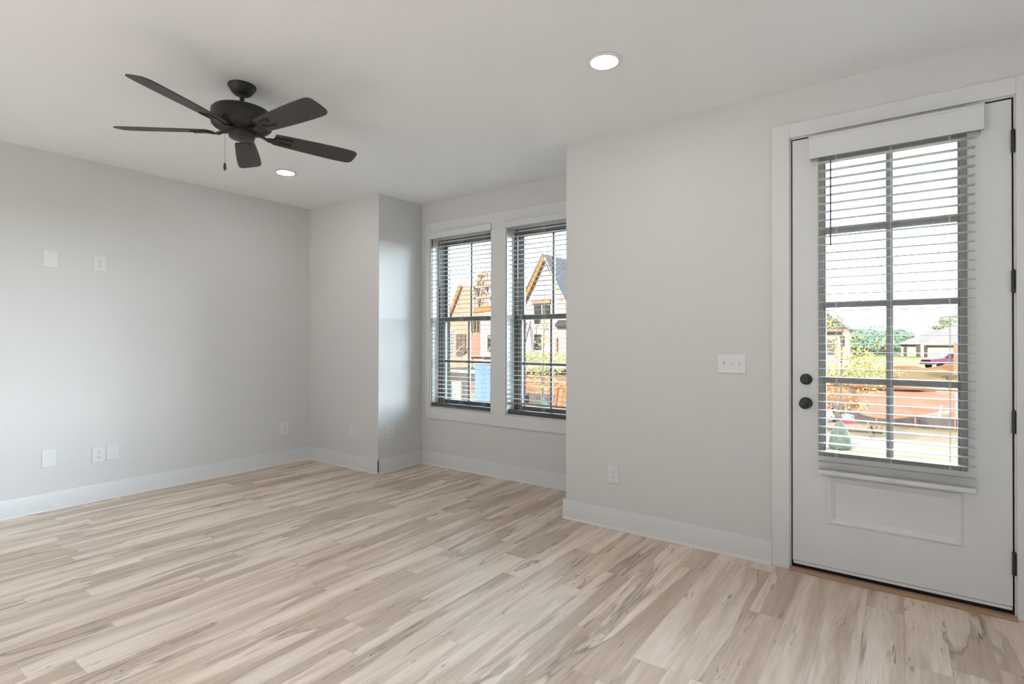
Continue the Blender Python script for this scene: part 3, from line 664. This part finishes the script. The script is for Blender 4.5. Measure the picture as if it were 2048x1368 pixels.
young_tree(-12.05, 18.82, 5.3, LEAFG, 'yellow-green young tree outside the right alcove window', 11,
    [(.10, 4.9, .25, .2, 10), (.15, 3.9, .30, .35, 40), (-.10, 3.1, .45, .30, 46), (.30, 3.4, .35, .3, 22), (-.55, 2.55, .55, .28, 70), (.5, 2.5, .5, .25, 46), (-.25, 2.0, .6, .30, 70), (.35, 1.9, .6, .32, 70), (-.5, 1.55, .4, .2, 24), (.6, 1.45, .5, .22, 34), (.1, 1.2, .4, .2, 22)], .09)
def bag(x, y, label):
    b = thing('tree_watering_bag', (x, y, G), label, 'watering bag', 'green tree watering bags')
    MB().lathe([(.27, .0), (.30, .05), (.29, .18), (.25, .38), (.20, .55), (.14, .68), (.07, .76), (.045, .80)], (x, y, G+.01), 24).build('bag_body', BAG, b)
    MB().lathe([(.052, .74), (.056, .76), (.052, .78)], (x, y, G+.01), 16).build('collar_strap', FABRIC, b)
bag(-1.457, 18.69, 'green watering bag around the yellow tree outside the door')
bag(-12.05, 18.82, 'green watering bag around the tree outside the right alcove window')

# silt fences
def silt_fence(pts, hts, label):
    p0_ = pts[0]; t = thing('silt_fence', (p0_[0], p0_[1], G), label, 'silt fence', 'black silt fences')
    f = MB()
    for i in range(len(pts)-1):
        (xa, ya), (xb, yb_) = pts[i], pts[i+1]
        f.add([(xa, ya, G), (xb, yb_, G), (xb, yb_, G+hts[i+1]), (xa, ya, G+hts[i]), (xa, ya+.02, G), (xb, yb_+.02, G), (xb, yb_+.02, G+hts[i+1]), (xa, ya+.02, G+hts[i])], [(0,1,2,3),(7,6,5,4),(3,2,6,7)])
    f.build('fabric', FABRIC, t)
    for i in range(len(pts)):
        if i % 2 == 0:
            MB().box(pts[i][0]-.025, pts[i][0]+.025, pts[i][1]-.04, pts[i][1]-.002, G, G+hts[i]+.16).build('stake', STAKE, t)
silt_fence([(-3.2, 25.0), (-2.5, 25.05), (-1.75, 24.95), (-1.2, 25.0), (-.75, 25.1), (-.2, 25.0), (.45, 25.1), (1.0, 25.05), (1.6, 25.1), (2.4, 25.0)], [.75, .80, .62, .32, .22, .24, .38, .36, .40, .42], 'sagging black silt fence along the red clay lot by the door')
silt_fence([(-34.5, 33.0), (-32.5, 32.9), (-30.5, 32.8), (-28.6, 32.7), (-27.0, 32.5), (-25.6, 32.5)], [.8, .72, .68, .60, .62, .5], 'black silt fence beside the blue toilet, in front of the framed house')
silt_fence([(-16.9, 22.9), (-15.8, 22.8), (-14.7, 22.9), (-13.6, 22.8)], [.5, .45, .5, .48], 'low black silt fence behind the right alcove window tree')

# porta potty
PX, PY = -17.2, 20.6
pt = thing('portable_toilet', (PX+.55, PY+.55, G), 'blue portable toilet with white roof outside the left alcove window', 'portable toilet')
pz = MB().box(PX, PX+1.15, PY, PY+1.15, G+.14, G+2.02)
for k in range(6): pz.box(PX+.10+k*.17, PX+.17+k*.17, PY-.02, PY, G+.3, G+1.9)
pz.build('cabin', POTTY, pt)
MB().box(PX-.04, PX+1.19, PY-.04, PY+1.19, G+2.02, G+2.09).prism([(PX, PY+.05, G+2.09), (PX+1.15, PY+.05, G+2.09), (PX+.9, PY+.3, G+2.19), (PX+.25, PY+.3, G+2.19)], (0, .8, 0)).build('roof', WHITE, pt)
MB().box(PX-.1, PX+1.25, PY-.1, PY+1.2, G, G+.14).build('skid_base', SKID, pt)
MB().box(PX+.15, PX+1.0, PY-.035, PY-.02, G+.2, G+1.95).build('door', POTTY, pt)

# pale cabinet between dark posts
cb = thing('panel_screen', (-13.4, 14.9, G), 'pale green panel screen between dark posts outside the left window', 'screen')
pa = at(897, 760, 20); pb = at(929, 760, 20)
MB().bar((pa.x, pa.y, G+.0), (pa.x, pa.y, pa.z), .17, .17, (0,1,0)).build('post', POSTB, cb)
MB().bar((pb.x, pb.y, G+.0), (pb.x, pb.y, pa.z), .17, .17, (0,1,0)).build('post', POSTB, cb)
MB().bar((pa.x, pa.y, G+.85), (pb.x, pb.y, G+.85), 1.62, .05, (0,1,0)).build('panel', PALEG, cb)

# ---- framed house with OSB walls (left window)
YF_ = 45.0
fh = on_y(935, 712, YF_)
fr_h = thing('framed_house', (fh.x, YF_, G), 'unfinished house of orange sheathing and bare rafters beyond left window', 'house')
def poly_y(pts, y, depth, name, m, parent):
    return MB().prism([on_y(u, v, y) for u, v in pts], (0, depth, 0)).build(name, m, parent, smooth=0)
gz = lambda u: on_y(u, 700, YF_)
def v_ground(y): # image row of the ground at distance y
    return 0
base = lambda u, y: (u, 720)
poly_y([(880, 735), (880, 665), (898, 627), (917, 573), (944, 571), (944, 735)], YF_, 3.0, 'gable_wall', OSB, fr_h)
poly_y([(884, 655), (889, 657), (923, 570), (917, 569)], YF_-.25, .24, 'fascia_board', RAWO, fr_h)
poly_y([(880, 664), (896, 664), (896, 690), (880, 690)], YF_-.12, .11, 'orange_panel', RAWO, fr_h)
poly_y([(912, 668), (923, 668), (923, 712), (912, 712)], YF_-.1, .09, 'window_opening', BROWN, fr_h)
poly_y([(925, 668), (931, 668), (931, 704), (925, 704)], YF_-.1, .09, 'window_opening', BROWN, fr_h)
poly_y([(935, 668), (961, 668), (961, 714), (935, 714)], YF_-.2, .19, 'lower_wall_panel', PINK, fr_h)
poly_y([(942, 735), (942, 640), (992, 640), (992, 735)], YF_+.1, 6, 'lower_wall', OSB, fr_h)
poly_y([(961, 640), (992, 640), (992, 714), (961, 714)], YF_-.3, .28, 'house_wrap', WRAP, fr_h)
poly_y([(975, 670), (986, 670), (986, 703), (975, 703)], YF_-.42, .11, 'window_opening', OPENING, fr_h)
poly_y([(944, 616), (996, 608), (996, 619), (944, 627)], YF_-.5, .4, 'orange_header', RAWO, fr_h)
for (a, b_, w_) in [((913, 704), (930, 688), .16), ((918, 700), (928, 690), .10), ((977, 672), (990, 684), .14), ((977, 702), (990, 680), .14)]:
    MB().bar(on_y(*a, YF_-.7), on_y(*b_, YF_-.7), w_, .1, (0,1,0)).build('diagonal_brace', LUMB, fr_h)
# open rafters of the taller gable
rf = [((938, 636), (958, 549)), ((943, 636), (961, 549)), ((949, 636), (965, 548)), ((956, 640), (970, 548)), ((963, 612), (976, 546)), ((970, 610), (983, 545)), ((930, 575), (944, 634)), ((923, 573), (938, 634)),
      ((958, 549), (975, 610)), ((965, 549), (985, 610)), ((972, 547), (992, 606))]
for k, (a, b_) in enumerate(rf):
    MB().bar(on_y(*a, YF_ + .6 + .25*(k % 4)), on_y(*b_, YF_ + .6 + .25*(k % 4)), .17, .12, (0,1,0)).build('rafter', LUMB, fr_h)
for k, (a, b_) in enumerate([((955, 549), (990, 543)), ((948, 575), (992, 570)), ((942, 597), (992, 592)), ((936, 618), (965, 615)), ((945, 560), (960, 560))]):
    MB().bar(on_y(*a, YF_ + .5), on_y(*b_, YF_ + .5), .20, .14, (0,1,0)).build('purlin', LUMB, fr_h)
poly_y([(955, 552), (960, 549), (966, 575), (950, 640), (938, 640)], YF_ + 2.2, .2, 'inner_gable', PINK, fr_h)
for k in range(7):
    u = 940 + 3.4*k
    MB().bar(on_y(u, 640, YF_+.02), on_y(u, 664, YF_-.02), .1, .12, (0,1,0)).build('stud', BROWN if k % 2 else LUMB, fr_h)
sc_ = thing('scaffold', at(902, 712, 49), 'pale scaffold leaning at the corner of the framed house', 'scaffold')
for u in (897, 901, 905): MB().bar(at(u, 714, 49), at(u + 5, 655, 49), .09, .09).build('upright', WHITE, sc_)
for v in range(662, 712, 6): MB().bar(at(897 + (712-v)*.09, v, 48.9), at(906 + (712-v)*.09, v - 2, 48.9), .08, .08).build('rung', WHITE, sc_)
# boards on the ground in front of it
bs = [(898, 724, 962, 716, 'white sheet stack on the ground before the framed house'), (938, 730, 985, 728, 'white sheet lying in front of the pink wall'), (892, 732, 930, 733, 'pale sheet lying nearest the silt fence')]
for a, b_, c_, d_, l in bs:
    p, q = on_y(a, b_, 40.0 if b_ < 730 else 37.0), on_y(c_, d_, 40.5 if b_ < 730 else 37.5)
    o = MB().bar((p.x, p.y, G+.12), (q.x, q.y, G+.12), 1.1, .24).build('sheet_stack', WHITE, org=((p.x+q.x)/2, p.y, G)); tag(o, l, 'building sheets', 'sheets at the framed house')

# ---- house in white wrap (right window)
YG = 42.0
gh = on_y(1085, 712, YG)
wh = thing('wrapped_house', (gh.x, YG, G), 'tall gabled house in printed white wrap with dark roof, right window', 'house')
poly_y([(1020, 735), (1020, 610), (1041, 606), (1085, 514), (1136, 622), (1136, 735)], YG, 10, 'gable_wall', WRAP, wh)
poly_y([(1040, 609), (1046, 609), (1089, 516), (1084.5, 511)], YG-.3, .28, 'fascia_board', RAWO, wh)
poly_y([(1084.5, 511), (1088, 516), (1133, 622), (1138, 622)], YG-.3, .28, 'fascia_board', LUMB, wh)
poly_y([(1063, 600), (1100, 598), (1100, 606), (1063, 608)], YG-.15, .13, 'orange_band', PINK, wh)
ap, re_, le_ = on_y(1085, 511.5, YG), on_y(1139, 627, YG), on_y(1038, 611, YG)
for e in (re_, le_):
    MB().prism([ap + Vector((0, -.05, 0)), e + Vector((0, -.05, 0)), e + Vector((0, -.05, .22)), ap + Vector((0, -.05, .22))], (0, 10.4, 0)).build('roof', SHING, wh, smooth=0)
for (a, b_, c_, d_) in [(1068, 610, 1081, 627), (1085, 610, 1099, 627), (1068, 639, 1080, 646), (1068, 669, 1081, 699)]:
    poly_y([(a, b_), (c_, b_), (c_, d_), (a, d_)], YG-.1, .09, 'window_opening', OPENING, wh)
poly_y([(1104, 735), (1104, 652), (1150, 652), (1150, 735)], YG-1.2, 1.1, 'porch_wall', BRICK, wh)
poly_y([(1108, 653), (1116, 640), (1150, 640), (1150, 653)], YG-1.6, 1.5, 'porch_roof', SHING, wh)
poly_y([(1111, 675), (1114, 675), (1114, 708), (1111, 708)], YG-1.35, .12, 'porch_column', PINK, wh)
rnd = random.Random(5)
for k, (u, v) in enumerate([(1093, 540), (1069, 573), (1106, 560), (1117, 580), (1052, 615), (1128, 602), (1110, 592), (1050, 655), (1076, 652), (1052, 665), (1122, 600)]):
    MB().lathe([(.07, .0), (.14, .0), (.14, .02), (.07, .02)], on_y(u, v, YG-.005), 12, (0,-1,0)).build('printed_mark', REDP, wh)
for k, (u, v) in enumerate([(1088, 531), (1080, 553), (1084, 561), (1090, 573), (1113, 570), (1075, 583), (1095, 582), (1121, 590), (1054, 620), (1114, 614), (1118, 620)]):
    p = on_y(u, v, YG-.02); MB().box(p.x-.17, p.x+.17, YG-.02, YG-.002, p.z-.06, p.z+.06).build('printed_mark', BLUEP, wh)
for k, (a, b_) in enumerate([((1043, 690), (1053, 645)), ((1049, 690), (1062, 642)), ((1039, 680), (1050, 640))]):
    o = MB().bar(on_y(*a, YG-1.5), on_y(*b_, YG-.6), .07, .07).build('leaning_pole', POSTB, org=on_y(*a, YG-1.5)); tag(o, ['dark pole leaning on the wrapped house, middle of three', 'dark pole leaning on the wrapped house, nearest its windows', 'dark pole leaning on the wrapped house, leftmost of three'][k], 'pole', 'poles leaning on the wrapped house')

# yellow weeds and clay piles in front of the wrapped house
wd = MB()
for k in range(9): wd.leaves(at(1036 + 11*k, 712 + (k % 3)*5, 36), 1.0, 1.2, .42, 220, .07, 40 + k, 0)
o = wd.build('weeds', LEAFG, smooth=0, org=at(1080, 725, 36), recalc=False); tag(o, 'yellow-green weeds growing in front of the wrapped house', 'weeds', kind='stuff')
wd = MB()
for k in range(12): wd.leaves(at(1652 + 12*k, 737 + (k % 3)*5, 42), 1.1, 1.4, .40, 200, .07, 80 + k, 0)
o = wd.build('weeds', LEAFG, smooth=0, org=at(1700, 745, 42), recalc=False); tag(o, 'yellow-green weeds beyond the red clay lot by the door', 'weeds', kind='stuff')
def mound(u, v, D, rx, ry, rz, m, label, seed):
    p = at(u, v, D); p.z = G
    o = MB().blob(p, rx, ry, rz, seed, .22, 3, -.05).build('dirt_mound', m, org=p, smooth=50); tag(o, label, 'dirt mound', 'mounds of dug dirt'); return o
mound(1050, 775, 30.5, 1.4, 1.0, .6, DIRT, 'low red dirt mound left of the right alcove window tree', 1)
mound(1905, 745, 50, 2.3, 1.5, .95, DIRT, 'tall red dirt mound in front of the maroon truck', 2)
mound(1850, 752, 45.5, 2.2, 1.2, .8, SAND, 'sandy dirt mound left of the tall red one', 3)
mound(1812, 740, 54, 3.0, 1.6, .55, DIRT, 'long low red dirt mound before the grey-roofed house', 4)
mound(1745, 790, 36, 3.2, 1.6, .45, DIRT, 'wide red dirt mound behind the yellow tree', 5)
mound(1672, 815, 26.6, 1.1, .8, .75, DIRT, 'red dirt mound behind the black fence by the yellow tree', 6)

# lumber and poles on the clay lot
def board(a, b_, w_, label, m=STAKE, name='lumber_board'):
    o = MB().bar(a, b_, w_, w_*.7).build(name, m, org=a); tag(o, label, 'board', 'loose boards on the clay lot'); return o
board(Vector((.10, 25.9, G+.12)), Vector((1.72, 29.6, G+.20)), .10, 'long pale board lying diagonally behind the black fence', LUMB)
board(Vector((.62, 26.2, G+.12)), Vector((1.60, 28.9, G+.14)), .12, 'second board lying under the long diagonal board')
board(Vector((1.22, 27.0, G+.05)), Vector((1.36, 28.2, G+.55)), .06, 'short white stick poking up beside the diagonal boards', WHITE)
board(at(1826, 747, 48.5), at(1862, 741, 48.5), .3, 'heavy plank across the low dirt mound')
board(at(1700, 783, 33), at(1710, 793, 33), .45, 'grey plank lying on the clay behind the yellow tree', CHROME)
o = MB().bar(Vector((-.92, 22.2, G+.45)), Vector((-.75, 20.9, G)), .04, .04).build('wooden_stake', STAKE, org=(-.75, 20.9, G)); tag(o, 'thin wooden stake leaning at the street edge', 'stake')
p = at(1915, 840, 21.5); p.z = G
o = MB().cyl(p, p + Vector((0, 0, 1.32)), .06, n=14).build('pipe_post', PIPE, org=p); tag(o, 'white pipe standing upright behind the black fence', 'pipe')
p = at(1911, 755, 47); p.z = G
o = MB().bar(p, p + Vector((0, 0, 3.05)), .26, .26, (0,1,0)).build('wooden_post', STAKE, org=p); tag(o, 'tall square wooden post in front of the maroon truck', 'post')
o = MB().cyl((-2.6, 22.35, G+.12), (-.5, 22.6, G+.12), .125, n=16).build('straw_roll', STRAW, org=(-1.5, 22.4, G)); tag(o, 'long brown straw roll lying at the street edge', 'straw roll')
bx = thing('red_bin', (-1.62, 23.4, G), 'red bin holding white sacks beside the straw roll', 'bin')
MB().prism([(-1.80, 23.25, G+.0), (-1.42, 23.25, G+.0), (-1.38, 23.25, G+.30), (-1.84, 23.25, G+.30)], (0, .35, 0)).build('bin_body', REDB, bx)
MB().blob((-1.61, 23.42, G+.36), .22, .16, .13, 3, .25, 2).build('sacks', SACK, bx)
o = MB().blob((-2.30, 24.4, G+.24), .22, .18, .24, 9, .15, 2).build('white_jug', SACK, org=(-2.3, 24.4, G)); tag(o, 'rounded white sack at the left edge of the door glass', 'sack')
o = MB().box(-2.52, -2.24, 24.75, 24.95, G+.0, G+.62).build('red_can', REDB, org=(-2.4, 24.85, G)); tag(o, 'red can behind the rounded white sack', 'can')

# orange barrier panel
p = at(1118, 812, 24.5); p.z = G
ob = thing('barrier_panel', p, 'orange barrier panel standing by the right alcove window tree', 'barrier')
fr_ = MB()
for dx in (-.16, .20): fr_.bar((p.x+dx-.06, p.y, G), (p.x+dx+.10, p.y, G+1.18), .13, .09, (0,1,0))
fr_.bar((p.x-.12, p.y, G+1.12), (p.x+.34, p.y, G+1.12), .17, .09); fr_.bar((p.x-.2, p.y, G+.05), (p.x+.2, p.y, G+.05), .14, .09)
fr_.build('frame', ORANGE, ob)
MB().prism([(p.x-.17, p.y+.01, G+.1), (p.x+.14, p.y+.01, G+.1), (p.x+.30, p.y+.01, G+1.08), (p.x-.04, p.y+.01, G+1.08)], (0, .04, 0)).build('panel', PINK, ob)

# ---- house with grey hip roofs and the maroon truck (door view)
def hip(mb, x0, x1, y0, y1, ze, zr, inset=.45, eave=.4):
    x0 -= eave; x1 += eave; y0 -= eave; y1 += eave; k = (y1-y0)*inset; ym = (y0+y1)/2
    mb.add([(x0,y0,ze),(x1,y0,ze),(x1,y1,ze),(x0,y1,ze),(x0+k,ym,zr),(x1-k,ym,zr)], [(0,1,5,4),(1,2,5),(2,3,4,5),(3,0,4),(3,2,1,0)])
HD = 112.0
pA, pB, pC = at(1802, 713, HD), at(1866, 713, HD), at(1985, 713, HD)
GB = pA.z
hs = thing('brick_house', (pB.x, pB.y, GB), 'low pale house with wide grey-brown hip roofs behind the truck', 'house')
ze = at(1830, 689, HD).z
y0 = pA.y
MB().box(pA.x, pB.x+1, y0, y0+14, GB-1.2, ze).build('garage_wing', BRICK, hs)
MB().box(pB.x-1.5, pC.x, y0-3, y0+12, GB-1.2, ze).build('main_wall', BRICK, hs)
rfm = MB(); hip(rfm, pA.x, pB.x+8, y0, y0+14, ze, at(1860, 660, HD+7).z, .42, .7); rfm.build('roof', ROOF, hs, smooth=0)
rfm = MB(); hip(rfm, pB.x-1.5, pC.x+4, y0-3, y0+14, ze-.1, at(1930, 634, HD+8).z, .44, .7); rfm.build('roof', ROOF, hs, smooth=0)
for u in (1836, 1844, 1849): 
    p = at(u, 713, HD-5); MB().box(p.x-.3, p.x+.3, p.y-.3, p.y+.3, GB-1.2, ze-.1).build('porch_column', POSTB if u != 1844 else WHITE, hs)
p = at(1857, 712, HD-6); MB().box(p.x-.7, p.x+.7, y0-3.1, y0-3.0, GB-1, ze-.8).build('window', WHITE, hs)
p = at(1810, 712, HD); MB().box(p.x-.25, p.x+.25, y0-.2, y0, GB-1, ze-.2).build('downspout', POSTB, hs)

TD = 61.0
tp = at(1906, 737, TD); tp.z = G
tk = thing('pickup_truck', (tp.x, tp.y, G), 'maroon pickup truck parked behind the dirt mounds', 'truck')
ta = R(38); tc_, ts_ = math.cos(ta), math.sin(ta)
def T_(x, y, z): return Vector((tp.x + x*tc_ - y*ts_, tp.y + x*ts_ + y*tc_, G + z))     # x runs nose to tail, nose towards the camera's left
def tprism(pts, y0_, y1_): return MB().prism([T_(x, y0_, z) for x, z in pts], T_(0, y1_, 0) - T_(0, y0_, 0))
tprism([(-2.3, .55), (-2.38, 1.0), (-2.25, 1.16), (-.85, 1.28), (1.0, 1.26), (3.0, 1.26), (3.05, .6)], 0, 1.85).build('body', MAROON, tk, bevel=.06)
tprism([(-.95, 1.27), (-.05, 1.90), (1.15, 1.92), (1.35, 1.27)], .1, 1.75).build('cab', MAROON, tk, bevel=.06)
tprism([(-.98, 1.30), (-.12, 1.87), (-.08, 1.89), (-.92, 1.28)], .18, 1.67).build('windshield', CARGL, tk)
tprism([(-.62, 1.36), (-.02, 1.80), (1.02, 1.80), (1.12, 1.36)], .07, .10).build('side_window', OPENING, tk)
tprism([(-2.46, .5), (-2.46, .78), (-2.22, .78), (-2.22, .5)], .02, 1.83).build('bumper', CHROME, tk, bevel=.03)
tprism([(-2.40, .82), (-2.38, 1.04), (-2.30, 1.04), (-2.30, .82)], .3, 1.55).build('grille', TYRE, tk)
for wx in (-1.4, 2.05):
    for wy in (-.02, 1.63):
        MB().lathe([(0, 0), (.22, 0), (.36, .02), (.39, .06), (.39, .2), (.36, .24), (0, .24)], T_(wx, wy, .39), 24, T_(0, 1, 0) - T_(0, 0, 0)).build('wheel', TYRE, tk)
tprism([(-.6, 1.30), (-.6, 1.5), (-.42, 1.5), (-.42, 1.30)], -.24, -.0).build('mirror', MAROON, tk, bevel=.02)

# ---- house at the left edge of the door view
HL = 58.0
qa, qb = at(1470, 716, HL), at(1699, 716, HL)
hl = thing('corner_house', (qb.x, qb.y, G), 'pinkish brick house with dark roof at the left edge of the door view', 'house')
zl = at(1690, 661, HL).z
MB().box(qa.x, qb.x, qa.y, qa.y+8, G, zl).build('wall', BRICK, hl)
rfm = MB(); hip(rfm, qa.x, qb.x, qa.y, qa.y+8, zl, at(1650, 598, HL+4).z, .5, .45); rfm.build('roof', SHING, hl, smooth=0)
MB().box(qa.x-.5, qb.x+.5, qa.y-.52, qa.y-.4, zl-.22, zl+.02).build('fascia_board', PINK, hl)
for u in (1697,): p = at(u, 680, HL); MB().box(p.x-.18, p.x+.18, qa.y-.06, qa.y, p.z-.6, p.z+.35).build('shutter', OPENING, hl)
p = at(1668, 690, HL); MB().box(p.x-.6, p.x+.6, qa.y-.05, qa.y, p.z-.9, p.z+.6).build('window', CHROME, hl)

# ---- trees beyond
for k, (u, v, D, rx, rz, m, l) in enumerate([
    (1716, 690, 120, 4.2, 2.6, CROWN, 'dark green tree beside the pinkish brick house'), (1737, 676, 140, 5.2, 3.3, CROWN, 'tallest dark green tree left of the door muntin'),
    (1756, 691, 130, 4.6, 2.6, CROWN, 'dark green tree just left of the door muntin'), (1776, 698, 175, 4.2, 2.8, CROWN, 'dark green tree behind the door muntin'),
    (1796, 683, 150, 5.2, 3.4, CROWN, 'dark green tree left of the grey-roofed house'), (1818, 692, 160, 4.6, 2.6, CROWN, 'low green tree touching the grey-roofed house'),
    (1897, 655, 150, 4.2, 3.2, CROWNL, 'olive tree above the low grey roof'), (1924, 652, 175, 5.0, 4.3, CROWNL, 'olive tree above the tall grey roof'), (1692, 695, 150, 4.6, 3.0, CROWN, 'dark green tree behind the pinkish brick house')]):
    p = at(u, v, D); gz_ = min(G, p.z - 3)
    t = thing('background_tree', (p.x, p.y, gz_), l, 'tree', 'trees behind the houses')
    MB().cyl((p.x, p.y, gz_), (p.x, p.y, p.z), .3, .18, n=8).build('trunk', BARK, t)
    c_ = MB().blob(p, rx*.8, rx*.8, rz*.8, k, .25, 3); c_.leaves(p, rx*1.1, rx*1.1, rz*1.1, 1100, .26, 100 + k, .78); c_.build('crown', m, t, smooth=0, recalc=False)
